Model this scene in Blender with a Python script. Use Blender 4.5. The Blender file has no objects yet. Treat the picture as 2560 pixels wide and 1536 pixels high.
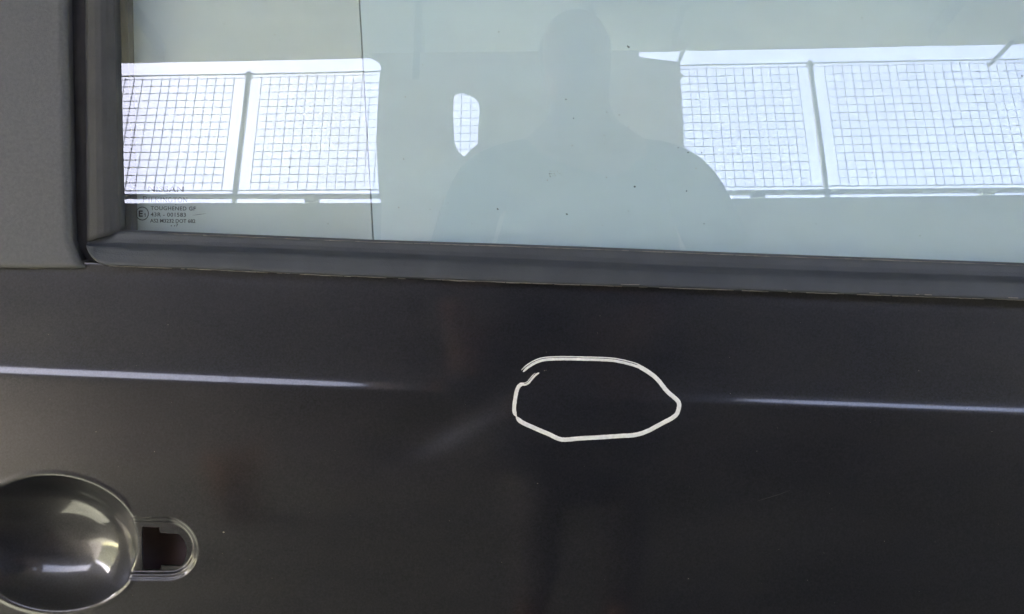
import bpy, bmesh, math, random
import numpy as np
from mathutils import Vector, Matrix
random.seed(4)
R = math.radians
sc = bpy.context.scene
col = sc.collection

# ------------------------------------------------------------------ camera
PITCH = R(5.0)
CAM = np.array([0.0, -0.62, 0.95])
FOC = 1980.0
cam = bpy.data.cameras.new('camera')
cam.sensor_width = 36.0
cam.lens = 36.0 * FOC / 2560.0
cam.clip_start = 0.01
cam.clip_end = 2000.0
cam_o = bpy.data.objects.new('camera', cam)
cam_o.location = CAM
cam_o.rotation_euler = (R(90) - PITCH, 0, 0)
col.objects.link(cam_o)
sc.camera = cam_o

# ------------------------------------------------------------------ sky, sun, exposure
SUN_EL, SUN_ROT = 44.0, -58.0
w = bpy.data.worlds.new('World')
sc.world = w
w.use_nodes = True
nt = w.node_tree
sky = nt.nodes.new('ShaderNodeTexSky')
sky.sky_type = 'NISHITA'
sky.sun_disc = False
sky.sun_elevation = R(SUN_EL)
sky.sun_rotation = R(SUN_ROT)
sky.air_density = 0.21
sky.dust_density = 8.0
sky.ozone_density = 0.0
bg = nt.nodes['Background']
bg.inputs['Strength'].default_value = 0.15
nt.links.new(sky.outputs[0], bg.inputs['Color'])
sun = bpy.data.lights.new('sun', 'SUN')
sun.energy = 3.0
sun.angle = R(0.5)
sun.color = (1.0, 0.95, 0.88)
sun_o = bpy.data.objects.new('sun', sun)
sd = Vector((math.sin(R(SUN_ROT)) * math.cos(R(SUN_EL)), math.cos(R(SUN_ROT)) * math.cos(R(SUN_EL)), math.sin(R(SUN_EL))))
sun_o.rotation_euler = sd.to_track_quat('Z', 'Y').to_euler()
sun_o.location = (-8, 3, 9)
col.objects.link(sun_o)
sc.view_settings.view_transform = 'Standard'
sc.view_settings.look = 'None'
sc.view_settings.gamma = 1.0
sc.view_settings.exposure = 5.78
sc.cycles.max_bounces = 10
sc.cycles.diffuse_bounces = 5
sc.cycles.transparent_max_bounces = 12

# ------------------------------------------------------------------ helpers
def tag(o, label=None, cat=None, group=None, kind=None):
    for k, v in (('label', label), ('category', cat), ('group', group), ('kind', kind)):
        if v: o[k] = v
    return o

def link(name, me, mat=None, parent=None, smooth=False):
    if mat: me.materials.append(mat)
    if smooth: me.polygons.foreach_set('use_smooth', [True] * len(me.polygons))
    me.update()
    o = bpy.data.objects.new(name, me)
    col.objects.link(o)
    if parent: o.parent = parent
    return o

def empty(name, loc=(0, 0, 0)):
    o = bpy.data.objects.new(name, None)
    col.objects.link(o)
    o.location = loc
    return o

def pydata(name, vs, fs, mat, parent=None, smooth=False):
    me = bpy.data.meshes.new(name)
    me.from_pydata([tuple(map(float, v)) for v in vs], [], fs)
    return link(name, me, mat, parent, smooth)

def bm_box(bm, lo, hi, rot=None, pivot=None):
    c = [(a + b) / 2 for a, b in zip(lo, hi)]
    s = [abs(b - a) for a, b in zip(lo, hi)]
    M = Matrix.Translation(c) @ Matrix.Diagonal((*s, 1))
    if rot is not None: M = Matrix.Translation(c) @ rot @ Matrix.Diagonal((*s, 1))
    return bmesh.ops.create_cube(bm, size=1.0, matrix=M)['verts']

def bm_bar(bm, a, b, r, n=6):
    a, b = Vector(a), Vector(b)
    d = b - a
    M = Matrix.Translation((a + b) / 2) @ d.to_track_quat('Z', 'Y').to_matrix().to_4x4()
    bmesh.ops.create_cone(bm, cap_ends=True, segments=n, radius1=r, radius2=r, depth=d.length, matrix=M)

def bm_obj(name, bm, mat, parent=None, bevel=0, smooth=False):
    if bevel:
        bmesh.ops.bevel(bm, geom=bm.edges[:], offset=bevel, segments=2, affect='EDGES', profile=0.5)
    me = bpy.data.meshes.new(name)
    bm.to_mesh(me); bm.free()
    return link(name, me, mat, parent, smooth)

def box(name, lo, hi, mat, parent=None, bevel=0):
    bm = bmesh.new(); bm_box(bm, lo, hi)
    return bm_obj(name, bm, mat, parent, bevel)

# ------------------------------------------------------------------ materials
def mat_new(name):
    m = bpy.data.materials.new(name); m.use_nodes = True
    t = m.node_tree
    return m, t, t.nodes['Principled BSDF']

def noise(t, scale, detail=4, rough=0.55, vec=None):
    n = t.nodes.new('ShaderNodeTexNoise')
    n.inputs['Scale'].default_value = scale
    n.inputs['Detail'].default_value = detail
    n.inputs['Roughness'].default_value = rough
    if vec: t.links.new(vec, n.inputs['Vector'])
    return n

def ramp(t, fac, stops):
    r = t.nodes.new('ShaderNodeValToRGB')
    e = r.color_ramp.elements
    while len(e) < len(stops): e.new(0.5)
    for i, (p, c) in enumerate(stops):
        e[i].position = p
        e[i].color = (*c, 1) if len(c) == 3 else c
    t.links.new(fac, r.inputs[0])
    return r

def obj_co(t, scale=(1, 1, 1)):
    g = t.nodes.new('ShaderNodeNewGeometry')
    m = t.nodes.new('ShaderNodeMapping')
    m.inputs['Scale'].default_value = scale
    t.links.new(g.outputs['Position'], m.inputs['Vector'])
    return m.outputs[0]

def simple(name, c1, c2, rough=0.6, scale=20, bump=0.0, bscale=60, spec=0.5, metal=0.0, stretch=(1, 1, 1)):
    m, t, p = mat_new(name)
    v = obj_co(t, stretch)
    n = noise(t, scale, 6, 0.6, v)
    r = ramp(t, n.outputs[0], [(0.3, c1), (0.7, c2)])
    t.links.new(r.outputs[0], p.inputs['Base Color'])
    p.inputs['Roughness'].default_value = rough
    p.inputs['Specular IOR Level'].default_value = spec
    p.inputs['Metallic'].default_value = metal
    if bump:
        n2 = noise(t, bscale, 5, 0.6, v)
        b = t.nodes.new('ShaderNodeBump')
        b.inputs['Strength'].default_value = bump
        b.inputs['Distance'].default_value = 0.001
        t.links.new(n2.outputs[0], b.inputs['Height'])
        t.links.new(b.outputs[0], p.inputs['Normal'])
    return m

def paint_mat():
    m, t, p = mat_new('dark_metallic_paint')
    v = obj_co(t)
    fl = noise(t, 620, 3, 0.8, v)                       # metal flake
    cl = noise(t, 9, 5, 0.6, obj_co(t, (1, 1, 2.2)))      # dusty film
    base = ramp(t, fl.outputs[0], [(0.34, (0.0022, 0.0028, 0.0050)), (0.66, (0.0160, 0.0175, 0.026))])
    dust = ramp(t, cl.outputs[0], [(0.35, (0, 0, 0)), (0.75, (1, 1, 1))])
    mx = t.nodes.new('ShaderNodeMix'); mx.data_type = 'RGBA'
    mf = t.nodes.new('ShaderNodeMath'); mf.operation = 'MULTIPLY'; mf.inputs[1].default_value = 0.10
    t.links.new(dust.outputs[0], mf.inputs[0])
    t.links.new(mf.outputs[0], mx.inputs[0])
    t.links.new(base.outputs[0], mx.inputs[6])
    mx.inputs[7].default_value = (0.095, 0.094, 0.098, 1)
    t.links.new(mx.outputs[2], p.inputs['Base Color'])
    p.inputs['Metallic'].default_value = 0.35
    p.inputs['Roughness'].default_value = 0.38
    p.inputs['Specular IOR Level'].default_value = 0.5
    p.inputs['Coat Weight'].default_value = 1.0
    p.inputs['Coat IOR'].default_value = 1.50
    # orange peel and fine wash scratches in the clear coat
    op = noise(t, 260, 2, 0.5, v)
    sw = noise(t, 40, 3, 0.6, obj_co(t, (1, 1, 40)))
    ad = t.nodes.new('ShaderNodeMath'); ad.operation = 'ADD'
    t.links.new(op.outputs[0], ad.inputs[0]); t.links.new(sw.outputs[0], ad.inputs[1])
    b = t.nodes.new('ShaderNodeBump'); b.inputs['Strength'].default_value = 0.25; b.inputs['Distance'].default_value = 0.00002
    t.links.new(ad.outputs[0], b.inputs['Height'])
    t.links.new(b.outputs[0], p.inputs['Coat Normal'])
    cr = ramp(t, cl.outputs[0], [(0.3, (0.04, 0.04, 0.04)), (0.8, (0.12, 0.12, 0.12))])
    t.links.new(cr.outputs[0], p.inputs['Coat Roughness'])
    return m

def glass_mat():
    m, t, p = mat_new('window_glass')
    t.nodes.remove(p)
    out = t.nodes['Material Output']
    lw = t.nodes.new('ShaderNodeLayerWeight'); lw.inputs['Blend'].default_value = 0.5
    geo = t.nodes.new('ShaderNodeNewGeometry')
    pw = t.nodes.new('ShaderNodeMath'); pw.operation = 'POWER'; pw.inputs[1].default_value = 5.0
    t.links.new(lw.outputs['Facing'], pw.inputs[0])
    ma = t.nodes.new('ShaderNodeMath'); ma.operation = 'MULTIPLY_ADD'
    ma.inputs[1].default_value = 0.91; ma.inputs[2].default_value = 0.118
    t.links.new(pw.outputs[0], ma.inputs[0])
    inv = t.nodes.new('ShaderNodeMath'); inv.operation = 'SUBTRACT'; inv.inputs[0].default_value = 1.0
    t.links.new(geo.outputs['Backfacing'], inv.inputs[1])
    mu = t.nodes.new('ShaderNodeMath'); mu.operation = 'MULTIPLY'
    t.links.new(ma.outputs[0], mu.inputs[0]); t.links.new(inv.outputs[0], mu.inputs[1])
    tr = t.nodes.new('ShaderNodeBsdfTransparent'); tr.inputs[0].default_value = (0.955, 0.975, 0.97, 1)
    gl = t.nodes.new('ShaderNodeBsdfGlossy'); gl.inputs['Roughness'].default_value = 0.0
    # faint waviness of tempered glass
    n = noise(t, 5.0, 1, 0.4, obj_co(t))
    b = t.nodes.new('ShaderNodeBump'); b.inputs['Strength'].default_value = 0.2; b.inputs['Distance'].default_value = 0.00025
    t.links.new(n.outputs[0], b.inputs['Height']); t.links.new(b.outputs[0], gl.inputs['Normal'])
    # thin dusty film: pale, matt, patchy
    df = t.nodes.new('ShaderNodeBsdfDiffuse'); df.inputs[0].default_value = (0.55, 0.55, 0.52, 1)
    mx = t.nodes.new('ShaderNodeMixShader')
    t.links.new(mu.outputs[0], mx.inputs[0]); t.links.new(tr.outputs[0], mx.inputs[1]); t.links.new(gl.outputs[0], mx.inputs[2])
    n2 = noise(t, 7, 6, 0.65, obj_co(t, (1, 1, 1.5)))
    r = ramp(t, n2.outputs[0], [(0.42, (0.006,) * 3), (0.75, (0.06,) * 3)])
    m2 = t.nodes.new('ShaderNodeMath'); m2.operation = 'MULTIPLY'
    t.links.new(r.outputs[0], m2.inputs[0]); t.links.new(inv.outputs[0], m2.inputs[1])
    fm = t.nodes.new('ShaderNodeMixShader')
    t.links.new(m2.outputs[0], fm.inputs[0]); t.links.new(mx.outputs[0], fm.inputs[1]); t.links.new(df.outputs[0], fm.inputs[2])
    t.links.new(fm.outputs[0], out.inputs['Surface'])
    return m

M_PAINT = paint_mat()
M_GLASS = glass_mat()
M_TRIM = simple('satin_pillar_trim', (0.064, 0.067, 0.071), (0.090, 0.093, 0.098), 0.48, 420, 0.25, 1200, 0.4)
M_RUBBER = simple('grey_black_rubber', (0.040, 0.046, 0.055), (0.058, 0.066, 0.077), 0.5, 26, 0.3, 900, 0.4, stretch=(1, 1, 1))
M_SEAL = simple('soft_window_seal', (0.042, 0.044, 0.047), (0.064, 0.066, 0.070), 0.65, 30, 0.3, 900, 0.3)
M_FRAME = simple('inner_frame_black', (0.05, 0.055, 0.06), (0.075, 0.08, 0.09), 0.6, 14, 0, 60, 0.3)
M_GAP = simple('unlit_channel', (0.035, 0.034, 0.034), (0.06, 0.058, 0.056), 0.8, 40, 0, 60, 0.2)
M_DUST = simple('pale_grit', (0.15, 0.135, 0.12), (0.34, 0.31, 0.27), 0.9, 90)
M_PRINT = simple('etched_grey_print', (0.020, 0.022, 0.024), (0.045, 0.047, 0.05), 0.7, 300)
M_SPECK = simple('dark_specks', (0.03, 0.04, 0.05), (0.10, 0.12, 0.13), 0.8, 300)
M_SMEAR = simple('grey_smear', (0.20, 0.25, 0.26), (0.34, 0.40, 0.41), 0.8, 300)
M_MARK = simple('white_paint_marker', (0.72, 0.71, 0.69), (0.88, 0.88, 0.86), 0.55, 320, 0.3, 900)
M_BOARD_L = simple('warm_grey_sheet', (0.545, 0.625, 0.65), (0.605, 0.685, 0.71), 0.75, 6)
M_BOARD_R = simple('cool_grey_sheet', (0.56, 0.69, 0.76), (0.62, 0.75, 0.82), 0.75, 5)
M_CONC = simple('dark_floor', (0.062, 0.064, 0.050), (0.115, 0.118, 0.092), 0.85, 3, 0.4, 50)
M_SOIL = simple('dry_earth', (0.25, 0.20, 0.14), (0.38, 0.32, 0.24), 0.95, 2, 0.4, 30)
M_WALL = simple('plaster_wall', (0.095, 0.09, 0.086), (0.15, 0.145, 0.14), 0.9, 3, 0.4, 40)
M_CREAM = simple('cream_limewash', (0.50, 0.46, 0.37), (0.66, 0.62, 0.52), 0.9, 2, 0.4, 40)
M_OLIVE = simple('pale_olive_render', (0.42, 0.43, 0.30), (0.56, 0.56, 0.42), 0.9, 1.5, 0.4, 40)
M_GRASS = simple('dry_grass', (0.16, 0.17, 0.08), (0.30, 0.29, 0.17), 0.95, 1.2, 0.5, 40)
M_DARKWALL = simple('dark_block_wall', (0.05, 0.048, 0.048), (0.10, 0.095, 0.09), 0.9, 3, 0.4, 40)  # dark colour chosen so the right side reflects little light
M_ROOF = simple('roof_sheet', (0.045, 0.047, 0.05), (0.075, 0.077, 0.08), 0.8, 4)
M_STEEL = simple('galvanised_steel', (0.16, 0.17, 0.18), (0.28, 0.29, 0.30), 0.5, 40, 0, 60, 0.5, 0.3)
M_BEIGE = simple('beige_sheet', (0.56, 0.45, 0.36), (0.68, 0.56, 0.46), 0.8, 3)
M_SHIRT = simple('navy_cotton', (0.030, 0.036, 0.050), (0.046, 0.054, 0.072), 0.9, 60, 0.4, 900)
M_SKIN = simple('skin', (0.20, 0.11, 0.075), (0.27, 0.15, 0.10), 0.6, 30)
M_HAIR = simple('dark_hair', (0.006, 0.005, 0.004), (0.015, 0.012, 0.01), 0.6, 80)
M_TROUSER = simple('dark_trousers', (0.13, 0.125, 0.115), (0.18, 0.17, 0.16), 0.9, 60)
M_PHONE = simple('black_phone', (0.01, 0.01, 0.01), (0.014, 0.014, 0.014), 0.25, 30)
M_INNER = simple('inner_panel_brown', (0.45, 0.34, 0.31), (0.6, 0.46, 0.42), 0.8, 20)
M_ORANGE = simple('orange_plastic', (0.34, 0.14, 0.03), (0.42, 0.18, 0.04), 0.5, 20)

# ------------------------------------------------------------------ the setting: an open shed round the car
def slab(name, lo, hi, mat, kind='structure'):
    o = box(name, lo, hi, mat); o['kind'] = kind; return o

g = box('ground', (-400, -400, -0.30), (400, 400, -0.004), M_GRASS); g['kind'] = 'structure'
fl = box('floor', (-4.5, -3.3, -0.05), (4.5, 2.2, 0.0), M_CONC); fl['kind'] = 'structure'
XL, XR = -4.4, 4.4
def edge_z(x): return 3.342 + (x + 2.209) * 0.0253
def rail_z(x): return 3.259 + (x + 2.197) * 0.0225
def wall_z(x): return 2.491 + max(0, x + 0.7) * 0.0135

# roof: sheet with a straight front edge, laid on rafters
roof = empty('shed_roof', (0, 0, 3.4))
tag(roof, 'dark sheet metal canopy roof above the mesh screen, seen only as a reflection', 'roof')
# small opening added over the left rear so that a patch of sun falls to the floor beside the door
HX0, HX1, HY0, HY1 = -4.60, -3.74, 0.95, 1.60
for x0, x1, y0, y1 in ((XL - .3, HX0, -3.2, 2.4), (HX1, XR + .3, -3.2, 2.4), (HX0, HX1, -3.2, HY0), (HX0, HX1, HY1, 2.4)):
    vs = []
    for y in (y0, y1):
        for x in (x0, x1):
            for dz in (0, 0.03): vs.append((x, y, edge_z(x) + dz - 3.4))
    pydata('roof_sheet', vs, [(0, 2, 6, 4), (1, 5, 7, 3), (0, 1, 3, 2), (4, 6, 7, 5), (0, 4, 5, 1), (2, 3, 7, 6)], M_ROOF, roof)
for x in (-3.3, -1.9, -0.5, 0.9, 2.3, 3.7):
    box('rafter', (x - .03, -3.05, edge_z(x) - .10 - 3.4), (x + .03, 2.3, edge_z(x) - .002 - 3.4), M_ROOF, roof)

# front wall under the screen
bm = bmesh.new()
xs = [XL - .3, -0.7, XR + .3]
for i in range(2):
    n_before = len(bm.faces)
    a, b = xs[i], xs[i + 1]
    v = [bm.verts.new(p) for p in [(a, -3.2, 0), (b, -3.2, 0), (b, -3.2, wall_z(b)), (a, -3.2, wall_z(a)), (a, -3.38, 0), (b, -3.38, 0), (b, -3.38, wall_z(b)), (a, -3.38, wall_z(a))]]
    for f in ((0, 3, 2, 1), (4, 5, 6, 7), (3, 7, 6, 2)): bm.faces.new([v[k] for k in f])
fw = bm_obj('boundary_wall', bm, M_WALL)
tag(fw, 'tall wall below the wire mesh screen, behind the photographer', 'wall')
for nm, lo, hi, mt, lb in (('added_door_lintel', (XL - .3, -3.19, 2.2), (XL, -0.91, 3.2), M_WALL, 'rendered lintel over a doorway added at the left to let light in'),  # left doorway added to light the door from that side
                           ('side_wall', (XL - .3, -0.9, 0), (XL, 2.2, 3.2), M_WALL, 'rendered wall on the left side of the shed beside the added doorway'),
                           ('side_wall', (XR, -0.3, 0), (XR + .3, 2.2, 3.3), M_DARKWALL, 'dark block wall on the right, nearer the back of the shed'),
                           ('side_wall', (XR, -3.19, 0), (XR + .3, -2.3, 3.3), M_DARKWALL, 'narrow dark block pier on the right beside the mesh screen'),
                           ('added_door_lintel', (XR, -2.29, 2.3), (XR + .3, -0.31, 3.3), M_DARKWALL, 'dark lintel over a doorway added at the right to let light in'),  # right doorway added to bring sky light onto the right half
  ('back_wall', (XL - .3, 2.22, 0), (XR + .3, 2.5, 3.2), M_WALL, 'rendered back wall of the shed beyond the car door')):
    tag(box(nm, lo, hi, mt), lb, 'wall')

tag(box('sky_block_wall', (-9.2, -14, -.01), (-9.0, 8, 3.1), M_OLIVE), 'pale olive wall added outside the left doorway to block the sky', 'wall')  # unseen wall, added to hide the sky beyond the left doorway

# mesh screen: posts, rails, welded mesh panels
fence = empty('mesh_screen', (0, -3.2, 2.5))
tag(fence, 'galvanised wire mesh screen with posts standing on top of the boundary wall', 'fence')
def F(x, y, z): return (x, y, z - 2.5)
POSTS = [-4.35, -1.46, 1.66, 4.35]
for x in POSTS:
    bm = bmesh.new(); bm_box(bm, F(x - .011, -0.012, wall_z(x) + 0), F(x + .011, .012, rail_z(x) + .012))
    bm_box(bm, F(x - .02, -0.014, rail_z(x) - .022), F(x + .02, .014, rail_z(x) - .004))
    bm_obj('post', bm, M_STEEL, fence)
bm = bmesh.new(); bm_bar(bm, F(XL, 0, rail_z(XL)), F(XR, 0, rail_z(XR)), 0.0045, 8); bm_obj('top_rail', bm, M_STEEL, fence)
def brail(x): return 2.528 + max(0, x + .7) * 0.0105
bm = bmesh.new()
for a, b in ((XL, -0.7), (-0.7, XR)):
    v = []
    for x in (a, b):
        for y in (-.012, .012):
            for dz in (-.009, .011): v.append(bm.verts.new(F(x, y, brail(x) + dz)))
    for f in ((0, 1, 3, 2), (4, 6, 7, 5), (0, 4, 5, 1), (2, 3, 7, 6), (1, 5, 7, 3), (0, 2, 6, 4)): bm.faces.new([v[k] for k in f])
bm_obj('bottom_rail', bm, M_STEEL, fence)
for x in (-2.55, -1.05, 1.293, 2.50, 3.6):
    box('support_block', F(x - .035, -.02, wall_z(x) - .001), F(x + .035, .02, brail(x) - .008), M_STEEL, fence)
for i in range(3):
    x0, x1 = POSTS[i] + .075, POSTS[i + 1] - .075
    bm = bmesh.new()
    nx = int((x1 - x0) / 0.05)
    def jit(s): return random.uniform(-s, s)
    for k in range(nx + 1):
        x = x0 + (x1 - x0) * k / nx
        bm_bar(bm, F(x + jit(.003), .002, brail(x) + .034), F(x + jit(.003), .002, rail_z(x) - .012), 0.0024, 5)
    for r in range(16):
        q = r / 15
        if r in (0,):
            pass
        za = (brail(x0) + .036) * (1 - q) + (rail_z(x0) - .022) * q
        zb = (brail(x1) + .036) * (1 - q) + (rail_z(x1) - .022) * q
        pr = None
        n = 12
        for s in range(n + 1):
            x = x0 - .06 + (x1 - x0 + .12) * s / n if r in (0, 15) else x0 + (x1 - x0) * s / n
            z = za + (zb - za) * s / n + jit(.0012)
            p = F(x, -.002, z)
            if pr: bm_bar(bm, pr, p, 0.0036 if r == 0 else 0.0025, 5)
            pr = p
    o = bm_obj('welded_mesh', bm, M_STEEL, fence); o['kind'] = 'stuff'
for a, b in (((0.975, 3.45), (0.926, 3.342)), ((2.80, 3.47), (2.639, 3.311)), ((-2.9, 3.33), (-3.02, 3.22))):
    bm = bmesh.new(); bm_bar(bm, F(a[0], 0.03, a[1]), F(b[0], 0.03, b[1]), 0.012, 8)
    bm_obj('diagonal_brace', bm, M_STEEL, fence)

def extruded(name, loops, y, th, mat, parent=None, origin=(0, 0, 0)):
    """flat outline (x, z) with holes, given a real thickness"""
    cu = bpy.data.curves.new(name, 'CURVE'); cu.dimensions = '2D'; cu.fill_mode = 'BOTH'; cu.extrude = th / 2
    for lp in loops:
        s = cu.splines.new('POLY'); s.points.add(len(lp) - 1); s.use_cyclic_u = True
        for i, (x, z) in enumerate(lp): s.points[i].co = (x, z, 0, 1)
    tmp = bpy.data.objects.new('tmp', cu); col.objects.link(tmp)
    dg = bpy.context.evaluated_depsgraph_get()
    me = bpy.data.meshes.new_from_object(tmp.evaluated_get(dg))
    bpy.data.objects.remove(tmp)
    me.transform(Matrix.Translation((0 - origin[0], y - origin[1], 0 - origin[2])) @ Matrix.Rotation(R(90), 4, 'X'))
    me.name = name
    me.materials.clear()
    o = link(name, me, mat, parent)
    if not parent: o.location = origin
    return o

board = extruded('hanging_sheet', [
    [(-.637, 2.836), (-.636, 2.828), (-.585, 2.79), (-.571, 2.762), (-.579, 2.737), (-.579, 2.506), (-.569, 2.315), (-.553, 2.166), (-.538, 2.093),
     (-.53, 1.72), (-.50, 1.69), (.69, 1.69), (.712, 1.72), (.719, 1.95), (.731, 2.471), (.73, 2.585), (.732, 2.695), (.752, 2.725), (.737, 2.739), (.74, 2.79), (.562, 2.817), (.562, 2.852)],
    [(-.254, 2.611), (-.247, 2.632), (-.214, 2.64), (-.176, 2.623), (-.146, 2.598), (-.137, 2.56), (-.144, 2.468), (-.145, 2.385), (-.172, 2.361), (-.201, 2.327), (-.226, 2.349), (-.243, 2.393), (-.251, 2.501)]],
    -2.4, 0.012, M_BEIGE)
for x in (-0.42, 0.36):
    box('hanger_strap', (x - .015, -2.392, 2.70), (x + .015, -2.388, edge_z(x) - .001), M_ROOF, board)
tag(board, 'beige sheet with one rounded slot, hanging between photographer and mesh screen', 'sheet')

bk = empty('bucket', (-0.98, -2.1, 0)); bk.scale = (.72, .72, .9); tag(bk, 'orange plastic bucket standing on the shed floor behind the photographer', 'bucket')
bm = bmesh.new()
prof = [(0.0, .004), (.10, .004), (.105, .0), (.135, .34), (.145, .345), (.145, .36), (.132, .36), (.130, .34), (.10, .012), (0, .012)]
N = 28
vv = [[bm.verts.new((r * math.cos(2 * math.pi * k / N), r * math.sin(2 * math.pi * k / N), z)) for k in range(N)] for r, z in prof]
for i in range(len(prof) - 1):
    for k in range(N): bm.faces.new((vv[i][k], vv[i][(k + 1) % N], vv[i + 1][(k + 1) % N], vv[i + 1][k]))
bm_obj('tub', bm, M_ORANGE, bk, 0, True)
bm = bmesh.new()
hp = [(.147 * math.cos(R(a)), -.03 - .10 * math.sin(R(a)), .35 - .09 * math.sin(R(a))) for a in range(0, 181, 15)]
for a, b in zip(hp[:-1], hp[1:]): bm_bar(bm, a, b, .003)
bm_obj('handle', bm, M_STEEL, bk)

# ------------------------------------------------------------------ the photographer (seen as a reflection)
def skinned(name, pts, edges, mat, parent, sub=2, root=0):
    me = bpy.data.meshes.new(name)
    me.from_pydata([p[:3] for p in pts], edges, [])
    o = link(name, me, None, None)
    md = o.modifiers.new('skin', 'SKIN'); md.use_smooth_shade = True
    sv = me.skin_vertices[0].data
    for i, p in enumerate(pts):
        sv[i].radius = (p[3], p[4] if len(p) > 4 else p[3])
        sv[i].use_root = (i == root)
    ms = o.modifiers.new('sub', 'SUBSURF'); ms.levels = sub; ms.render_levels = sub
    dg = bpy.context.evaluated_depsgraph_get(); dg.update()
    m2 = bpy.data.meshes.new_from_object(o.evaluated_get(dg))
    bpy.data.objects.remove(o)
    m2.name = name
    return link(name, m2, mat, parent, True)

person = empty('person', (0.16, -0.98, 0))
tag(person, 'photographer in dark blue, coat lengthened to darken the reflection, holding a phone up to the car door', 'person')
def off(pts, o=(0.16, -0.98, 0)): return [(p[0] - o[0], p[1] - o[1], p[2] - o[2], *p[3:]) for p in pts]
# body: pelvis, spine, neck, head, arms, legs in one surface
B = [(0.16, -1.05, 0.98, .15, .12), (0.16, -1.03, 1.18, .15, .12), (0.16, -.96, 1.38, .17, .12), (0.155, -.92, 1.52, .10, .08), (0.145, -.88, 1.60, .058, .058),
     (0.14, -.86, 1.68, .078, .09), (0.138, -.85, 1.76, .082, .098), (0.138, -.86, 1.82, .06, .07),
     (0.37, -.93, 1.475, .062), (0.455, -.90, 1.20, .047), (0.20, -.70, 1.00, .030), (0.165, -.665, .965, .024),
     (-.06, -.93, 1.475, .062), (-.135, -.90, 1.20, .047), (-.07, -.70, 1.00, .030), (-.045, -.665, .965, .024),
     (0.26, -1.06, .90, .09), (0.27, -1.03, .50, .06), (0.27, -1.07, .10, .042), (0.28, -.95, .04, .038),
     (0.06, -1.06, .90, .09), (0.05, -1.03, .50, .06), (0.04, -1.07, .10, .042), (0.03, -.95, .04, .038)]
Ed = [(0, 1), (1, 2), (2, 3), (3, 4), (4, 5), (5, 6), (6, 7), (3, 8), (8, 9), (9, 10), (10, 11), (3, 12), (12, 13), (13, 14), (14, 15),
      (0, 16), (16, 17), (17, 18), (18, 19), (0, 20), (20, 21), (21, 22), (22, 23)]
skinned('body', off(B), Ed, M_SKIN, person)
S = [(0.16, -1.06, 0.40, .24, .15), (0.16, -1.03, 1.16, .245, .13), (0.16, -.96, 1.37, .215, .132), (0.157, -.925, 1.50, .12, .09),
     (0.375, -.93, 1.48, .074), (0.458, -.90, 1.20, .060), (-.065, -.93, 1.48, .074), (-.138, -.90, 1.20, .060),
     (0.26, -.745, 1.045, .044), (-.09, -.745, 1.045, .044)]
skinned('coat', off(S), [(0, 1), (1, 2), (2, 3), (3, 4), (4, 5), (3, 6), (6, 7), (5, 8), (7, 9)], M_SHIRT, person)  # hem lengthened over the legs to darken the middle of the door reflection
T = [(0.16, -1.05, 0.97, .16, .13), (0.26, -1.06, .86, .10), (0.27, -1.03, .50, .075), (0.27, -1.07, .12, .06), (0.06, -1.06, .86, .10), (0.05, -1.03, .50, .075), (0.04, -1.07, .12, .06)]
skinned('trousers', off(T), [(0, 1), (1, 2), (2, 3), (0, 4), (4, 5), (5, 6)], M_TROUSER, person)
for sx in (0.28, 0.03):
    skinned('shoe', off([(sx, -1.10, .05, .045), (sx, -1.0, .045, .048, .04), (sx + (.02 if sx > .1 else -.02), -.86, .035, .035, .03)]), [(0, 1), (1, 2)], M_HAIR, person)
skinned('hair', off([(0.138, -.90, 1.70, .080, .075), (0.138, -.89, 1.77, .092, .098), (0.138, -.885, 1.82, .078, .088)]), [(0, 1), (1, 2)], M_HAIR, person)
# hands: palm, four bent fingers, thumb
def hand(wx, s):
    palm = skinned('hand', off([(wx, -.668, .962, .022), (wx - s * .02, -.650, .955, .030, .016), (wx - s * .048, -.640, .952, .030, .013)]), [(0, 1), (1, 2)], M_SKIN, person, 1)
    bx = wx - s * .05
    for k, ln in enumerate((.90, 1.0, .93, .74)):
        z = .975 - k * .017
        skinned('finger', off([(bx, -.645, z, .009), (bx - s * .030 * ln, -.642, z + .002, .0085), (bx - s * .048 * ln, -.628, z + .002, .008), (bx - s * .050 * ln, -.612, z + .001, .007)][:3 + (0)]),
                [(0, 1), (1, 2)], M_SKIN, palm, 1)
    skinned('thumb', off([(wx - s * .005, -.650, .985, .012), (wx - s * .028, -.645, 1.004, .010), (wx - s * .050, -.640, 1.000, .009)]), [(0, 1), (1, 2)], M_SKIN, palm, 1)
hand(0.165, 1); hand(-.045, -1)
ph = empty('phone', (0.045, -.634, .95)); tag(ph, 'black phone held sideways in both hands in front of the car door', 'phone')
ph.rotation_euler = (-PITCH, 0, 0)
bm = bmesh.new(); bm_box(bm, (-.075, -.004, -.038), (.075, .004, .038)); bm_obj('case', bm, M_PHONE, ph, 0.002)
bm = bmesh.new(); bmesh.ops.create_cone(bm, cap_ends=True, segments=20, radius1=.004, radius2=.004, depth=.0012, matrix=Matrix.Translation((-.045, .0046, 0)) @ Matrix.Rotation(R(90), 4, 'X')); bm_obj('lens', bm, M_STEEL, ph)

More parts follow.
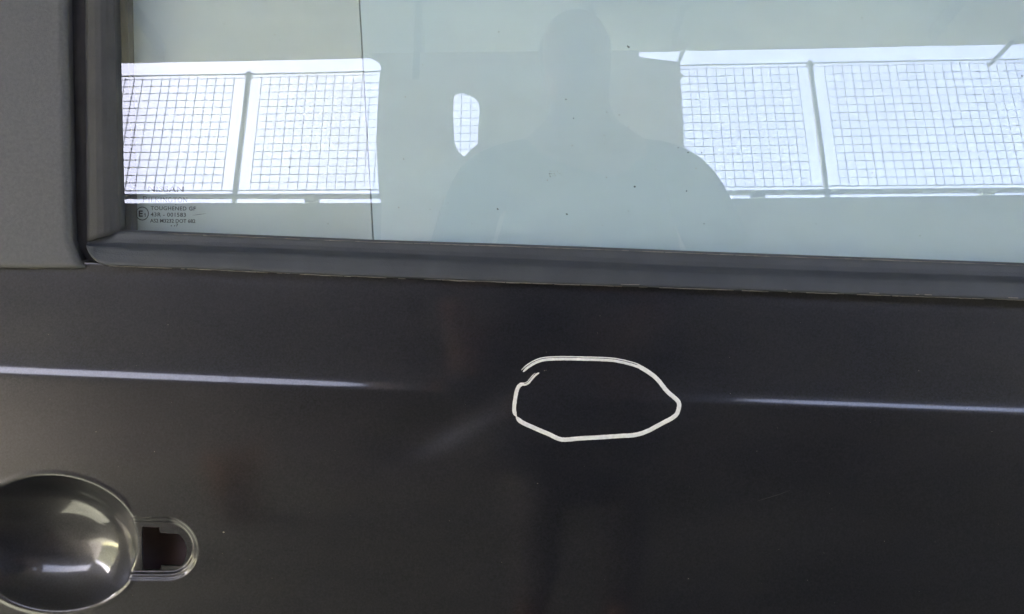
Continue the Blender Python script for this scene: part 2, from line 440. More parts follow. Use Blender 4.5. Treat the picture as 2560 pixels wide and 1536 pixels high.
# ------------------------------------------------------------------ the car door
# all of it is laid out from a few measured sight lines, then stands as solid sheet metal in metres
cp_, sp_ = math.cos(PITCH), math.sin(PITCH)
FWD = np.array([0, cp_, -sp_]); UP = np.array([0, sp_, cp_])
def ray(x, y):
    x = np.asarray(x, float); y = np.asarray(y, float)
    d = FWD * FOC + np.stack([x - 1280, np.zeros_like(x), np.zeros_like(x)], -1) + (768 - y)[..., None] * UP
    return d
TILT = R(11.35)                       # side glass leans inward
GZ, GY = 0.945, 0.012
def glass_y(z): return GY + (z - GZ) * math.tan(TILT)
def on_glass(x, y, h=0.0):
    """point of the plane h metres outside the glass"""
    d = ray(x, y); k = math.tan(TILT)
    # CAM.y + s dy = GY + (CAM.z + s dz - GZ) k - h
    s = (GY + (CAM[2] - GZ) * k - h - CAM[1]) / (d[..., 1] - k * d[..., 2])
    return CAM + d * s[..., None]

THETA = math.atan(0.040)
TT = math.tan(THETA)
VC, VTOP = 0.8315, 0.9165            # height of the crease and of the upper edge (at x = 0)
tau_v = np.array([.02, .010, 0.075, .080]); 
_tab = [(0.10, 3.0), (0.0790, 3.0), (0.0782, 12.5), (0.0755, 12.5), (0.0745, 8.5), (0.030, 9.0), (0.016, 10.0), (0.009, 11.5), (0.006, 13.5), (0.0042, 17.0), (0.0025, 20.0), (0.0008, 21.5), (-0.0008, 20.0), (-0.0020, 15.0),
        (-0.0032, 9.0), (-0.006, 5.0), (-0.014, 3.2), (-0.04, 2.0), (-0.10, 0.5), (-0.20, -2.0), (-0.40, -8.0), (-0.6, -14.0)]
_tv = np.array([a for a, b in _tab][::-1]); _tt = np.array([b for a, b in _tab][::-1])
_fv = np.linspace(-0.6, 0.10, 14001)
_ft = np.tan(np.radians(np.interp(_fv, _tv, _tt)))
_fy = np.concatenate([[0], np.cumsum((_ft[1:] + _ft[:-1]) / 2 * np.diff(_fv))])
_fy = _fy - np.interp(VTOP - VC, _fv, _fy) - 0.004
_st = [(-0.6, -14.0), (-0.40, -8.0), (-0.20, -2.0), (-0.10, 0.5), (-0.05, 2.0), (-0.028, 5.0), (-0.012, 9.5), (0.0, 12.5), (0.010, 13.2), (0.022, 11.0), (0.040, 8.8), (0.0745, 8.5), (0.0755, 12.5), (0.0782, 12.5), (0.079, 3.0), (0.1, 3.0)]
_sft = np.tan(np.radians(np.interp(_fv, [a for a, b in _st], [b for a, b in _st])))
_sfy = np.concatenate([[0], np.cumsum((_sft[1:] + _sft[:-1]) / 2 * np.diff(_fv))])
_sfy = _sfy - np.interp(VTOP - VC, _fv, _sfy) - 0.004
CUP = {}
def smax(a, b, k=0.0012):
    return (a + b + np.sqrt((a - b) ** 2 + k * k)) / 2 - k / 2
def skin_y(X, Z, detail=True):
    v = Z + X * TT - VC
    wd = np.clip(np.where(X < .03, np.exp(-np.abs((X - .03) / .118) ** 2.6), np.exp(-np.abs((X - .03) / .112) ** 2.4)), 0, 1)
    y = np.interp(v, _fv, _fy) * (1 - wd) + np.interp(v, _fv, _sfy) * wd + 0.02 * X * X
    # shallow dent across the crease inside and left of the marker loop
    y = y + 0.0016 * np.exp(-((X - 0.045) / 0.060) ** 2 - ((v + 0.004) / 0.030) ** 2)
    a1 = X + 0.055 - (v + .030) * 1.3                  # diagonal fold running down to the left
    y = y + 0.0046 * np.exp(-(a1 / np.where(a1 > 0, 0.027, 0.050)) ** 2 - ((v + 0.030) / 0.028) ** 2)
    y = y - 0.0006 * np.exp(-((a1 + .042) / 0.020) ** 2 - ((v + 0.034) / 0.026) ** 2)
    if detail and CUP:
        cx, cz, a, b = CUP['cup']
        r2 = ((X - cx) / a) ** 2 + ((Z - cz) / b) ** 2
        q = 1 - r2 ** 1.3
        e = 0.055
        D = 0.031
        dc = D * ((q + np.sqrt(q * q + e * e)) / 2) * np.where(q > -1.5, 1, 0)
        dc = np.where(q < 0, dc * np.clip((q + 1.0) / 1.0, 0, 1) ** 2, dc)
        rim = (np.sqrt(r2) - 1.035) * 0.060
        y = y - 0.0006 * np.exp(-(rim / 0.0021) ** 2) * np.where(X > cx + a * .90, 0, 1) * np.clip((cx + a * .90 - X) / .004, 0, 1)
        x0, x1, kz, kr = CUP['key']
        dx = X - np.clip(X, x0, x1); dz = Z - kz
        sd_ = kr - np.sqrt(dx * dx + dz * dz)
        def st(a_, b_):
            t = np.clip((sd_ - a_) / (b_ - a_), 0, 1); return t * t * (3 - 2 * t)
        dk = 0.0022 * st(-0.0012, 0.0016) + 0.0026 * st(0.0028, 0.0052)
        y = y + smax(dc, dk)
    return y
def on_skin(x, y, h=0.0, detail=True):
    d = ray(x, y)
    s = np.full(d.shape[:-1], 0.6 / FOC)
    for _ in range(14):
        P = CAM + d * s[..., None]
        s = (skin_y(P[..., 0], P[..., 2], detail) - h - CAM[1]) / d[..., 1]
    return CAM + d * s[..., None]
c0 = on_skin(132, 1361); cr_ = on_skin(352, 1361); ct = on_skin(132, 1190)
CUP['cup'] = (c0[0], c0[2], cr_[0] - c0[0], ct[2] - c0[2])
k0 = on_skin(413, 1373, detail=False); k1 = on_skin(413, 1295, detail=False); kx = on_skin(320, 1373, detail=False)
CUP['key'] = (kx[0], k0[0], k0[2], k1[2] - k0[2])

door = empty('car_door', (0, 0.03, 0.30))
tag(door, 'dark metallic car door with a dented crease, white marker loop and missing handle', 'car door')
DO = np.array([0, 0.03, 0.30])
def dpy(name, V, Fc, mat, smooth=False, parent=None):
    return pydata(name, np.asarray(V) - DO, Fc, mat, parent or door, smooth)

def grid_faces(nx, ny):
    return [(j * nx + i, j * nx + i + 1, (j + 1) * nx + i + 1, (j + 1) * nx + i) for j in range(ny - 1) for i in range(nx - 1)]

# ---- outer skin
def axis(segs):
    out = []
    for a, b, st in segs:
        n = max(1, int(round(abs(b - a) / st)))
        out += list(np.linspace(a, b, n + 1)[:-1])
    out.append(segs[-1][1]); return np.array(out)
cx, cz, ca, cb = CUP['cup']
XS = axis([(-0.66, cx - ca - .008, .004), (cx - ca - .008, CUP['key'][1] + CUP['key'][3] + .006, .0008), (CUP['key'][1] + CUP['key'][3] + .006, .24, .003), (.24, .72, .006)])
vcup = cz + cx * TT
VS = axis([(VTOP - .0005, VC + .012, .003), (VC + .012, VC - .012, .0005), (VC - .012, vcup + cb + .010, .003), (vcup + cb + .010, vcup - cb - .010, .0008), (vcup - cb - .010, .33, .006)])
GX, GV = np.meshgrid(XS, VS)
GZz = GV - GX * TT
GYy = skin_y(GX, GZz)
# rounded upper edge
tdist = (VTOP - GV)
GYy = GYy + 0.0
rows = [np.stack([GX, GYy, GZz], -1)]
top = rows[0][0]
flange = []
for ang in (15, 35, 60, 85):
    rr = 0.003
    fl_ = top.copy(); fl_[:, 1] += rr * (1 - math.cos(R(ang))); fl_[:, 2] += rr * math.sin(R(ang)); flange.append(fl_)
fl_ = flange[-1].copy(); fl_[:, 1] += .014; flange.append(fl_)
bot = rows[0][-1].copy(); bot[:, 1] += .006; bot[:, 2] -= .004
bot2 = bot.copy(); bot2[:, 1] += .03
P = np.concatenate([np.array(flange[::-1]), rows[0], bot[None], bot2[None]], 0)
ny, nx = P.shape[:2]
lf = P[:, :1].copy(); lf[..., 0] -= .003; lf[..., 1] += .004; lf2 = lf.copy(); lf2[..., 1] += .03
rt = P[:, -1:].copy(); rt[..., 0] += .003; rt[..., 1] += .004; rt2 = rt.copy(); rt2[..., 1] += .03
P = np.concatenate([lf2, lf, P, rt, rt2], 1)
ny, nx = P.shape[:2]
# key opening
KPX = [(355, 1317), (398, 1319), (400, 1332), (446, 1336), (456, 1345), (463, 1358), (467, 1374), (465, 1392), (459, 1406), (450, 1416), (403, 1414), (401, 1425), (356, 1426)]
KP = np.array([on_skin(a, b)[[0, 2]] for a, b in KPX])
def inside(px, pz, poly):
    c = np.zeros(px.shape, bool); n = len(poly)
    for i in range(n):
        x1, z1 = poly[i]; x2, z2 = poly[(i + 1) % n]
        cond = ((z1 > pz) != (z2 > pz))
        xi = (x2 - x1) * (pz - z1) / (z2 - z1 + 1e-12) + x1
        c ^= cond & (px < xi)
    return c
cenx = (P[:-1, :-1, 0] + P[1:, 1:, 0]) / 2; cenz = (P[:-1, :-1, 2] + P[1:, 1:, 2]) / 2
ins = inside(cenx, cenz, KP)
faces = []; used = {}
edgec = {}
for j in range(ny - 1):
    row = ins[j]
    for i in range(nx - 1):
        if row[i]:
            for q in ((j, i), (j, i + 1), (j + 1, i), (j + 1, i + 1)): used[q] = used.get(q, 0) + 1
        else:
            faces.append((j * nx + i, (j + 1) * nx + i, (j + 1) * nx + i + 1, j * nx + i + 1))
def snap(p):
    best = None
    for i in range(len(KP)):
        a, b = KP[i], KP[(i + 1) % len(KP)]
        t = np.clip(np.dot(p - a, b - a) / np.dot(b - a, b - a), 0, 1)
        q = a + (b - a) * t; d = np.linalg.norm(q - p)
        if best is None or d < best[0]: best = (d, q)
    return best[1]
for (j, i), c in used.items():
    if c < 4:
        q = snap(P[j, i][[0, 2]])
        P[j, i, 0], P[j, i, 2] = q
        P[j, i, 1] = skin_y(q[0], q[1])
dpy('outer_skin', P.reshape(-1, 3), faces, M_PAINT, True)
# cut metal edge round the opening, turned inward
lp = []
for i in range(len(KP)):
    a, b = KP[i], KP[(i + 1) % len(KP)]
    n = max(1, int(np.linalg.norm(b - a) / .002))
    lp += [a + (b - a) * k / n for k in range(n)]
lp = np.array(lp); ly = skin_y(lp[:, 0], lp[:, 1])
V = [(p[0], y - .00015, p[1]) for p, y in zip(lp, ly)] + [(p[0], y + .0016, p[1]) for p, y in zip(lp, ly)]
n = len(lp)
dpy('opening_edge', V, [(i, (i + 1) % n, n + (i + 1) % n, n + i) for i in range(n)], M_PAINT)
# inner shell of the door: seen dark through the opening
bm = bmesh.new(); bm_box(bm, (-.64, .050, .36), (.70, .056, .88)); bm_box(bm, (-.60, .026, .50), (.66, .032, .84)); bm_box(bm, (-.64, .028, .34), (.70, .056, .346)); bm_box(bm, (-.648, .012, .36), (-.642, .056, .88)); bm_box(bm, (.702, .012, .36), (.708, .056, .86))
for v in bm.verts: v.co -= Vector(DO)
bm_obj('inner_panel', bm, M_INNER, door)

# ---- generic relief patch laid over the glass plane
def patch(name, fx, heights, nx, ny, mat, skirt=0.012, smooth=True, parent=None, sides='lrtb'):
    """fx(s,t)->pixel sight line, heights(s,t)-> metres proud of the glass plane"""
    s = np.linspace(0, 1, nx); t = np.linspace(0, 1, ny)
    S_, T_ = np.meshgrid(s, t)
    x, y = fx(S_, T_)
    h = heights(S_, T_)
    d = ray(x, y); k = math.tan(TILT)
    ss = (GY + (CAM[2] - GZ) * k - h - CAM[1]) / (d[..., 1] - k * d[..., 2])
    Pg = CAM + d * ss[..., None]
    def back(a): b = a.copy(); b[..., 1] += skirt; return b
    Pg = np.concatenate([back(Pg[:1]), Pg, back(Pg[-1:])], 0)
    Pg = np.concatenate([back(Pg[:, :1]), Pg, back(Pg[:, -1:])], 1)
    ny2, nx2 = Pg.shape[:2]
    fc = [(j * nx2 + i, (j + 1) * nx2 + i, (j + 1) * nx2 + i + 1, j * nx2 + i + 1) for j in range(ny2 - 1) for i in range(nx2 - 1)]
    return dpy(name, Pg.reshape(-1, 3), fc, mat, smooth, parent)
def ip(v, a, b): return np.interp(v, a, b)
def rnd(u, wdt, dep):
    """rounded shoulder: u = distance to edge, 0 at the edge"""
    q = np.clip(u / wdt, 0, 1); return -dep * (1 - np.sqrt(np.clip(1 - (1 - q) ** 2, 0, 1)))

gb_x = [215, 330, 640, 932, 1283, 1542, 1800, 2560, 3000]; gb_y = [572, 575.5, 588, 600, 611, 620.5, 631, 658, 674]
lb_x = [215, 270, 500, 800, 1283, 1800, 2560, 3000]; lb_y = [664, 665, 673.5, 688, 707, 724.5, 751, 767]
rg_x = [215, 330, 800, 1283, 1800, 2560, 3000]; rg_y = [613, 621, 637, 660, 684, 706, 720]
# belt moulding: concave upper half, ridge, flat lower half; left end rounded
def bx(S_, T_):
    u = np.where(S_ < .25, 216 + (300 - 216) * (S_ / .25) ** 1.6, 300 + (3050 - 300) * (S_ - .25) / .75)
    yt = np.interp(u, gb_x, gb_y); yr = np.interp(u, rg_x, rg_y); yb = np.interp(u, lb_x, lb_y)
    yt = np.where(u < 300, np.interp(u, [216, 300], [603, 574]), yt)
    cc = np.clip((276 - u) / 61.0, 0, 1)
    yb = np.where(u < 276, 606 + (yb - 606) * np.sqrt(1 - cc ** 2), yb)
    yr = np.minimum(yr, yt + (yb - yt) * .55)
    y = np.where(T_ < .5, yt + (yr - yt) * T_ / .5, yr + (yb - yr) * (T_ - .5) / .5)
    return u, y
def bh(S_, T_):
    h = np.interp(T_, [0, .02, .05, .12, .25, .36, .44, .50, .56, .70, .90, .96, .985, 1.0],
                  [.0010, .0042, .0060, .0066, .0067, .0076, .0102, .0126, .0137, .0149, .0160, .0158, .0150, .0125])
    u = np.where(S_ < .25, 216 + (300 - 216) * (S_ / .25) ** 1.6, 400)
    h = h + np.where(u < 400, rnd((u - 216) / 3300., .006, .006), 0)
    return h
patch('belt_moulding', bx, bh, 420, 90, M_RUBBER, 0.016)
# thin lip of pale dust caught along both edges of the moulding
def dust_line(name, xs_, ys_, x0, x1, wd, h, thr, seed):
    rs = np.random.RandomState(seed)
    V = []; Fc = []
    x = x0
    while x < x1:
        L = rs.uniform(6, 40)
        if rs.rand() < thr:
            a = x; b = min(x + L, x1)
            ww = wd * rs.uniform(.4, 1.15)
            ya, yb = np.interp(a, xs_, ys_), np.interp(b, xs_, ys_)
            j = rs.uniform(-.4, .4)
            q = [(a, ya + j - ww / 2), (b, yb + j - ww / 2 * rs.uniform(.5, 1)), (b, yb + j + ww / 2), (a, ya + j + ww / 2)]
            f = [on_glass(*p, h) for p in q]; bk = [p + np.array([0, .0004, 0]) for p in f]
            n0 = len(V); V += f + bk
            Fc += [(n0, n0 + 3, n0 + 2, n0 + 1), (n0 + 4, n0 + 5, n0 + 6, n0 + 7)] + [(n0 + k, n0 + (k + 1) % 4, n0 + 4 + (k + 1) % 4, n0 + 4 + k) for k in range(4)]
        x += L * rs.uniform(.7, 1.1)
    o = dpy(name, V, Fc, M_DUST); o['kind'] = 'stuff'; return o
dust_line('dust_line', gb_x, [v + 5.5 for v in gb_y], 420, 2600, 1.7, .0068, .98, 1)
dust_line('dust_line', lb_x, [v + .5 for v in lb_y], 272, 2600, 1.8, .0152, .80, 2)
dust_line('dust_line', [-330, 0, 100, 205], [669, 669, 671.5, 670], -100, 205, 1.8, .0115, .97, 4)
dust_line('dust_line', lb_x, [v - 5 for v in lb_y], 1500, 2600, 1.6, .0162, .12, 3)

# upright window seal beside the glass
def wx_(y): return y / 575.0                       # window edge leans slightly
def sx(S_, T_):
    y = -260 + T_ * (np.interp(S_, [0, 1], [604, 577]) + 260)
    xl = 213 + 3 * wx_(y); xr = 289 + 14 * wx_(y)
    return xl + (xr - xl) * S_, y
def sh(S_, T_):
    return np.interp(S_, [0, .05, .12, .3, .5, .66, .76, .84, .92, .97, 1], [.004, .0085, .0105, .0118, .0115, .0100, .0078, .0066, .0058, .0040, .0012])
patch('window_seal', sx, sh, 50, 60, M_SEAL, .016)

# pillar trim panel at the left, flared foot where it meets the belt
def tx(S_, T_):
    y = -260 + T_ * (669 + 260)
    xr = np.interp(y, [-260, 0, 500, 600, 621, 645, 660, 669], [166, 171, 181, 184, 192, 203, 213, 222])
    xl = -330
    yy = y + np.where(T_ > .95, 3.0 * np.sin((S_ - .2) * 3) * (T_ - .95) / .05, 0)
    u = 1 - (1 - S_) ** 1.8
    return xl + (xr - xl) * u, yy
def th(S_, T_):
    u = 1 - (1 - S_) ** 1.8
    dx = (1 - u) * 500 / 3300.; dy = (1 - T_) * 929 / 3300.
    return .0155 + rnd(dx, .009, .0065) + rnd(dy, .0028, .0035) + .0008 * np.sin(u * 3)
patch('pillar_trim', tx, th, 140, 170, M_TRIM, .018)

# unlit channel floor behind trim, seal and moulding
def quad_patch(name, x0, y0, x1, y1, h, mat, skirt, xr=None):
    def f(S_, T_):
        y = y0 + (y1 - y0) * T_
        r = x1 if xr is None else xr(y)
        return x0 + (r - x0) * S_, y
    return patch(name, f, lambda S_, T_: np.full(S_.shape, h), 30, 20, mat, skirt, False)
quad_patch('channel', -330, -260, 262, 705, .0035, M_GAP, .02)
def chx(S_, T_):
    u = 200 + (3050 - 200) * S_
    yt = np.interp(u, lb_x, lb_y) - 20
    return u, yt + T_ * 42
patch('channel', chx, lambda S_, T_: np.full(S_.shape, .0005), 60, 6, M_GAP, .006)
# painted strip above the door skin at the far left, below the trim
# inner window frame: the grey strip seen through the glass at its left edge
quad_patch('inner_frame', 200, -260, 320, 640, -.0065, M_FRAME, .010, xr=lambda y: 318.5 + 11.0 * y / 560.)

# ---- glass pane
def slab_quad(name, px, h0, h1, mat, parent=None):
    f = [on_glass(a, b, h0) for a, b in px]; bk = [on_glass(a, b, h1) for a, b in px]
    return dpy(name, f + bk, [(3, 2, 1, 0), (4, 5, 6, 7), (0, 1, 5, 4), (1, 2, 6, 5), (2, 3, 7, 6), (3, 0, 4, 7)], mat, False, parent)
pane = slab_quad('window_glass', [(250, -250), (3000, -250), (3000, 690), (250, 600)], 0, -.0035, M_GLASS)
# upper and front window frame (outside the picture, closes the door)
slab_quad('window_frame', [(-330, -330), (3150, -330), (3150, -245), (-330, -245)], .015, -.02, M_TRIM)
slab_quad('window_frame', [(2985, -244), (3150, -244), (3150, 760), (2985, 760)], .015, -.02, M_TRIM)

# ---- print on the glass (on its inner face)
def flat_mesh_on_glass(me, h):
    return me
PR_H = -.0042
def glass_basis(px, py):
    o = on_glass(px, py, PR_H); a = on_glass(px + 1, py, PR_H); b = on_glass(px, py - 1, PR_H)
    return o, (a - o), (b - o)
def text_print(txt, x0, x1, ytop, ybot, space=1.0, bold=0.0):
    cu = bpy.data.curves.new('t', 'FONT'); cu.body = txt; cu.size = 1.0; cu.space_character = space; cu.offset = bold
    cu.resolution_u = 3
    tmp = bpy.data.objects.new('t', cu); col.objects.link(tmp)
    dg = bpy.context.evaluated_depsgraph_get()
    me = bpy.data.meshes.new_from_object(tmp.evaluated_get(dg)); bpy.data.objects.remove(tmp)
    co = np.array([v.co[:] for v in me.vertices])
    lo = co.min(0); hi = co.max(0)
    slope = 0.03
    o, ex, ey = glass_basis((x0 + x1) / 2, (ytop + ybot) / 2)
    W = x1 - x0; H = ybot - ytop
    u = (co[:, 0] - lo[0]) / (hi[0] - lo[0]) - .5; v = (co[:, 1] - lo[1]) / (hi[1] - lo[1]) - .5
    Pn = o + np.outer(u * W, ex) + np.outer(v * H - u * W * 0.012, ey) - DO
    for i, p in enumerate(Pn): me.vertices[i].co = p
    # a film of ink with some thickness
    bm = bmesh.new(); bm.from_mesh(me)
    r = bmesh.ops.extrude_face_region(bm, geom=bm.faces[:])
    for v_ in r['geom']:
        if isinstance(v_, bmesh.types.BMVert): v_.co.y += .0001
    bm.to_mesh(me); bm.free()
    me.materials.clear()
    return link('glass_lettering', me, M_PRINT, pane)
text_print('NISSAN', 369.7, 459.4, 466, 480.5, 1.05, .02)
text_print('TOUGHENED GF', 376.5, 489, 516.4, 526.4, 1.12, .014)
text_print('43R - 001583', 376.5, 464.6, 532, 542.2, 1.08, .014)
text_print('AS2 M3232 DOT 682', 375, 488.3, 548, 557.4, 1.0, .014)
text_print('7', 440, 445.2, 559.8, 567.3, 1, .02)
text_print('E', 346.4, 356.6, 526.6, 542.4, 1, .03)
# ring, dots and the serif lettering drawn stroke by stroke
def strokes(name, segs, wd, x0=0, y0=0):
    V = []; Fc = []
    for a in segs:
        (ax, ay), (bx2, by2) = a[0], a[1]; ww = a[2] if len(a) > 2 else wd
        d = np.array([bx2 - ax, by2 - ay], float); L = np.linalg.norm(d) + 1e-9; nrm = np.array([-d[1], d[0]]) / L * ww / 2
        q = [(ax - nrm[0], ay - nrm[1]), (bx2 - nrm[0], by2 - nrm[1]), (bx2 + nrm[0], by2 + nrm[1]), (ax + nrm[0], ay + nrm[1])]
        f = [on_glass(x0 + p[0], y0 + p[1], PR_H) for p in q]; bk = [p + np.array([0, .0001, 0]) for p in f]
        n0 = len(V); V += f + bk
        Fc += [(n0, n0 + 3, n0 + 2, n0 + 1), (n0 + 4, n0 + 5, n0 + 6, n0 + 7)] + [(n0 + k, n0 + (k + 1) % 4, n0 + 4 + (k + 1) % 4, n0 + 4 + k) for k in range(4)]
    return dpy(name, V, Fc, M_PRINT, False, pane)
ring = []
for k in range(40):
    a, b = 2 * math.pi * k / 40, 2 * math.pi * (k + 1) / 40
    ring.append(((355.6 + 15.3 * math.cos(a), 534.3 + 16.2 * math.sin(a)), (355.6 + 15.3 * math.cos(b), 534.3 + 16.2 * math.sin(b))))
strokes('glass_lettering', [((363, 534), (363, 542.4)), ((360.6, 536.2), (363, 534.2))], 1.7)
strokes('print_ring', ring, 2.0)
strokes('print_dot', [((427, 565), (429.6, 565), 2.4)], 2); strokes('print_dot', [((435.3, 565), (437.9, 565), 2.4)], 2); strokes('print_dot', [((438.6, 512), (440.6, 512), 2.0)], 2)
def arcseg(cx_, cy_, rx, ry, a0, a1, n=9):
    p = [(cx_ + rx * math.cos(R(a0 + (a1 - a0) * k / n)), cy_ - ry * math.sin(R(a0 + (a1 - a0) * k / n))) for k in range(n + 1)]
    return [(p[k], p[k + 1]) for k in range(n)]
def serif(L, x, w_, top, bot):
    T, t = 1.7, 0.75; m = (top + bot) / 2; r = x + w_; s = []
    def stem(xx): return [((xx, top), (xx, bot), T), ((xx - 1.6, top), (xx + 1.6, top), t), ((xx - 1.6, bot), (xx + 1.6, bot), t)]
    if L == 'P': s = stem(x + 1.8) + [(*q, 1.2) for q in arcseg(x + 2.5, top + (bot - top) * .27, w_ - 3, (bot - top) * .26, 90, -90)]
    if L == 'I': s = stem(x + w_ / 2)
    if L == 'L': s = stem(x + 1.8) + [((x + 1.8, bot), (r, bot), t), ((r, bot), (r, bot - 2.6), t)]
    if L == 'K': s = stem(x + 1.8) + [((x + 2.4, m + .8), (r - 1, top), t), ((x + 3.6, m), (r - .6, bot), T), ((r - 2.4, top), (r + .2, top), t), ((r - 2, bot), (r + .4, bot), t)]
    if L == 'N': s = [((x + 1.2, top), (x + 1.2, bot), t), ((x + 1.2, top), (r - 1.2, bot), T), ((r - 1.2, top), (r - 1.2, bot), t), ((x, bot), (x + 2.6, bot), t), ((r - 2.6, top), (r, top), t), ((x, top), (x + 1.8, top), t)]
    if L == 'G': s = [(*q, 1.3) for q in arcseg(x + w_ / 2, m, w_ / 2 - .4, (bot - top) / 2, 50, 310, 14)] + [((r - 1, bot - .5), (r - 1, m + .6), T), ((r - 2.8, m + .6), (r + .3, m + .6), t)]
    if L == 'T': s = stem(x + w_ / 2)[:1] + [((x, top), (r, top), t), ((x, top), (x, top + 2.4), t), ((r, top), (r, top + 2.4), t), ((x + w_ / 2 - 1.6, bot), (x + w_ / 2 + 1.6, bot), t)]
    if L == 'O': s = [(*q, 1.3) for q in arcseg(x + w_ / 2, m, w_ / 2 - .5, (bot - top) / 2, 0, 360, 16)]
    return s
xx = 356.5
for k, (L, w_) in enumerate(zip('PILKINGTON', (11.5, 5, 8.6, 10.6, 5, 11, 11, 9.6, 11, 11))):
    top_ = 491.5 if k == 0 else 494.6
    strokes('glass_lettering', serif(L, xx, w_, top_, 505.5), 1.2); xx += w_ + 1.95

# ---- specks and smears on the glass
def specks(name, px, size, mat, seed, host=on_glass, h=.0003, parent=None, elong=1.0):
    rs = np.random.RandomState(seed); V = []; Fc = []
    for x, y, k in px:
        a = rs.uniform(0, 6.28); n0 = len(V); r = size * k
        pts = []
        for q in range(6):
            an = q * math.pi / 3
            u_, v_ = r * math.cos(an) * rs.uniform(.7, 1.3) * elong, r * math.sin(an) * rs.uniform(.7, 1.3)
            pts.append((x + u_ * math.cos(a) - v_ * math.sin(a), y + u_ * math.sin(a) + v_ * math.cos(a)))
        f = [host(*p, h) for p in pts]; bk = [host(*p, h - .0002) for p in pts]
        V += f + bk
        Fc += [tuple(n0 + q for q in range(5, -1, -1))] + [(n0 + q, n0 + (q + 1) % 6, n0 + 6 + (q + 1) % 6, n0 + 6 + q) for q in range(6)]
    o = dpy(name, V, Fc, mat, False, parent); o['kind'] = 'stuff'; return o
sp = [(1415, 249, 1.2), (1434, 296, 1.1), (1548, 288, .8), (1517, 281, .8), (1695, 370, 1), (1720, 382, 1.5), (1754, 382, 1.2), (1587, 467, 1.6), (1716, 478, 1.3), (1571, 528, .8),
      (1417, 536, 1.5), (1244, 523, 1.6), (1572, 118, 1.8), (1569, 116, 1.3), (1247, 80, .9), (1009, 398, .9), (2555, 190, 2.0), (723, 418, 1.3), (725, 421, 1), (1075, 524, .7), (2155, 45, .8), (1120, 508, .6),
      (2420, 60, .7), (1760, 560, .9), (2040, 560, .7), (2300, 590, .8), (820, 560, .8), (560, 60, .7), (700, 100, .6), (1180, 560, .6)]
rs = np.random.RandomState(8)
sp += [(rs.uniform(330, 2560), rs.uniform(0, 600), rs.uniform(.2, .45)) for _ in range(22)]
specks('dirt_specks', sp, 1.3, M_SPECK, 3, parent=pane, elong=1.3)
specks('water_spots', [(rs.uniform(330, 2560), rs.uniform(0, 600), rs.uniform(.3, .9)) for _ in range(40)], 1.6, M_DUST, 5, parent=pane)
# rubbed smear beside the middle of the pane
sm = []
for k in range(46):
    t_ = rs.rand(); rowy = rs.choice([429, 435, 440]); sm.append((1374 + t_ * 37, rowy - t_ * 2 + rs.uniform(-1, 1), rs.uniform(.25, .7) * (1.2 - t_ * .6)))
sm += [(1374, 435, 1.5), (1375, 441, 1.4)]
specks('rubbed_smear', sm, 1.3, M_SMEAR, 6, parent=pane, elong=1.6)
def scratch(name, pts, wd, mat, host, h, parent):
    V = []; Fc = []
    for i, (x, y) in enumerate(pts):
        k = math.sin(math.pi * (i + .4) / (len(pts) - .2)) * wd / 2
        V += [host(x, y - k, h), host(x, y + k, h), host(x, y - k, h - .0002), host(x, y + k, h - .0002)]
        if i:
            a = 4 * (i - 1); b = 4 * i
            Fc += [(a, b, b + 1, a + 1), (a, a + 2, b + 2, b), (a + 1, b + 1, b + 3, a + 3)]
    return dpy(name, V, Fc, mat, False, parent)
scratch('scratch', [(481, 538.5), (492, 537.5), (503, 536), (515, 534.3)], 1.3, M_SPECK, on_glass, .0003, pane)
scratch('scratch', [(914, 300), (915, 320), (917, 345)], 1.2, M_SPECK, on_glass, .0003, pane)

# ---- white paint-marker loop on the skin
def zz(p): return (1200 + p[0] / 4.266, 840 + p[1] / 4.266)
LOOP = [(455, 380), (500, 335), (560, 296), (620, 268), (690, 250), (790, 243), (900, 241), (1020, 243), (1150, 246), (1280, 250), (1400, 256), (1500, 272), (1600, 296), (1670, 318), (1730, 348), (1790, 385),
        (1850, 428), (1900, 475), (1940, 525), (1975, 570), (2010, 608), (2060, 650), (2105, 692), (2122, 730), (2116, 780), (2095, 835), (2040, 880), (1960, 922), (1880, 965), (1800, 1008), (1710, 1042),
        (1620, 1060), (1500, 1066), (1350, 1076), (1200, 1085), (1080, 1091), (980, 1101), (900, 1106), (850, 1100), (790, 1075), (730, 1045), (650, 1012), (560, 972), (480, 937), (420, 900), (382, 850),
        (364, 800), (366, 740), (377, 660), (390, 590), (412, 540), (440, 518), (482, 514), (515, 498), (550, 455), (590, 412), (628, 388)]
def spline(pts, m=5):
    out = []; p = [np.array(q, float) for q in pts]; n = len(p)
    for i in range(n - 1):
        a = p[max(i - 1, 0)]; b = p[i]; c = p[i + 1]; d = p[min(i + 2, n - 1)]
        for k in range(m):
            t = k / m
            out.append(.5 * ((2 * b) + (-a + c) * t + (2 * a - 5 * b + 4 * c - d) * t * t + (-a + 3 * b - 3 * c + d) * t ** 3))
    out.append(p[-1]); return np.array(out)
LP = spline(LOOP)
n = len(LP)
tan = np.gradient(LP, axis=0); tan /= np.linalg.norm(tan, axis=1)[:, None]
nor = np.stack([tan[:, 1], -tan[:, 0]], 1)            # outward side
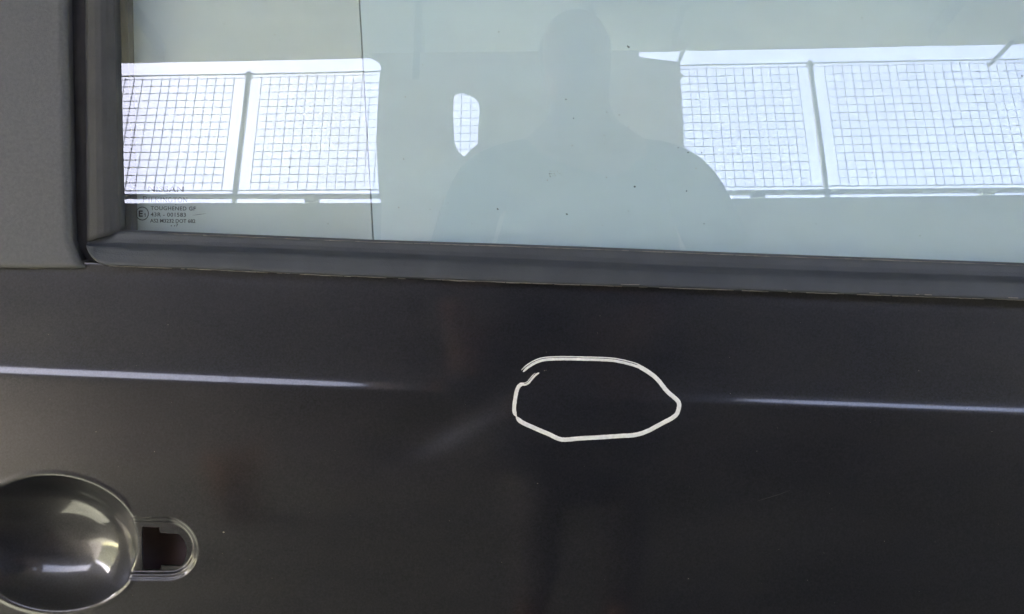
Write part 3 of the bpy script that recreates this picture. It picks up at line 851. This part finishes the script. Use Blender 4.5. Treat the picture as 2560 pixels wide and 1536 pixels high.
def ribbon(off0, off1, i0, i1):
    rs = np.random.RandomState(int(i0 + 7))
    V = []; Fc = []
    for c, i in enumerate(range(i0, i1)):
        e = min(1, (c + .3) / 4, (i1 - i - .7) / 4); e = math.sqrt(max(e, .02))
        mid = (off0 + off1) / 2; hw = (off1 - off0) / 2 * e
        a = LP[i] + nor[i] * (mid - hw + rs.uniform(-.9, .9)); b = LP[i] + nor[i] * (mid + hw + rs.uniform(-.9, .9))
        m_ = (a + b) / 2
        for q, h in ((a, .00003), (a * .8 + b * .2, .00028), (m_, .00032), (a * .2 + b * .8, .00028), (b, .00003)):
            V.append(on_skin(*zz(q), h))
        if c:
            for k in range(4):
                A = 5 * (c - 1) + k; B_ = 5 * c + k; Fc.append((A, B_, B_ + 1, A + 1))
    return V, Fc
Vm, Fm = [], []
def addrib(*a):
    V, F_ = ribbon(*a); n0 = len(Vm); Vm.extend(V); Fm.extend([tuple(q + n0 for q in f) for f in F_])
cut1 = 14 * 5; cut2 = 45 * 5; cut3 = 52 * 5
addrib(-21, 7, 0, cut1 + 1); addrib(13, 25, 0, cut1 + 1)
addrib(-21, 24.5, cut1 - 5, cut2); addrib(-21, 20, cut2 - 1, cut3)
addrib(-17, 4, cut3 - 6, n); addrib(9, 17, cut3 - 6, n - 4)
mk = dpy('marker_loop', Vm, Fm, M_MARK, True)
mk['label'] = 'white hand drawn marker loop round the dent'

# small chips and dust on the skin
rs = np.random.RandomState(21)
ch = [(1344, 1209, 1.1), (1721, 1447, 1.2), (559, 1331, 1.6), (1361, 927, 1.0), (420, 812, .8), (240, 1080, .7), (1500, 790, .6), (1365, 926, .8)]
ch += [(rs.uniform(0, 2560), rs.uniform(780, 1536), rs.uniform(.25, .6)) for _ in range(70)]
specks('dust_specks', ch, 1.4, M_DUST, 12, host=on_skin, h=.0002)
scratch('fine_scratch', [(1893, 1253), (1920, 1245), (1950, 1236), (1975, 1226)], 1.0, M_TRIM, on_skin, .0002, door)

# ------------------------------------------------------------------ pale sheets close behind the glass
def seamx(y): return 898 + 35 * y / 600.0
def sheet(name, x0t, x0b, x1t, x1b, mat, label):
    f = [on_glass(a, b, -.022) for a, b in ((x0t, -240), (x1t, -240), (x1b, 700), (x0b, 700))]
    bk = [p + np.array([0, .006, 0]) for p in f]
    o = np.array(f).mean(0); V = np.array(f + bk) - o
    ob = pydata(name, V, [(3, 2, 1, 0), (4, 5, 6, 7), (0, 1, 5, 4), (1, 2, 6, 5), (2, 3, 7, 6), (3, 0, 4, 7)], mat)
    ob.location = o
    tag(ob, label, 'panel')
sheet('pale_panel', 255, 270, seamx(-240) - 1.7, seamx(700) - 1.7, M_BOARD_L, 'warm grey panel behind the glass, left of the thin dark seam')
sheet('pale_panel', seamx(-240) + 1.9, seamx(700) + 1.9, 2985, 2985, M_BOARD_R, 'cool blue grey panel behind the glass, right of the thin dark seam')
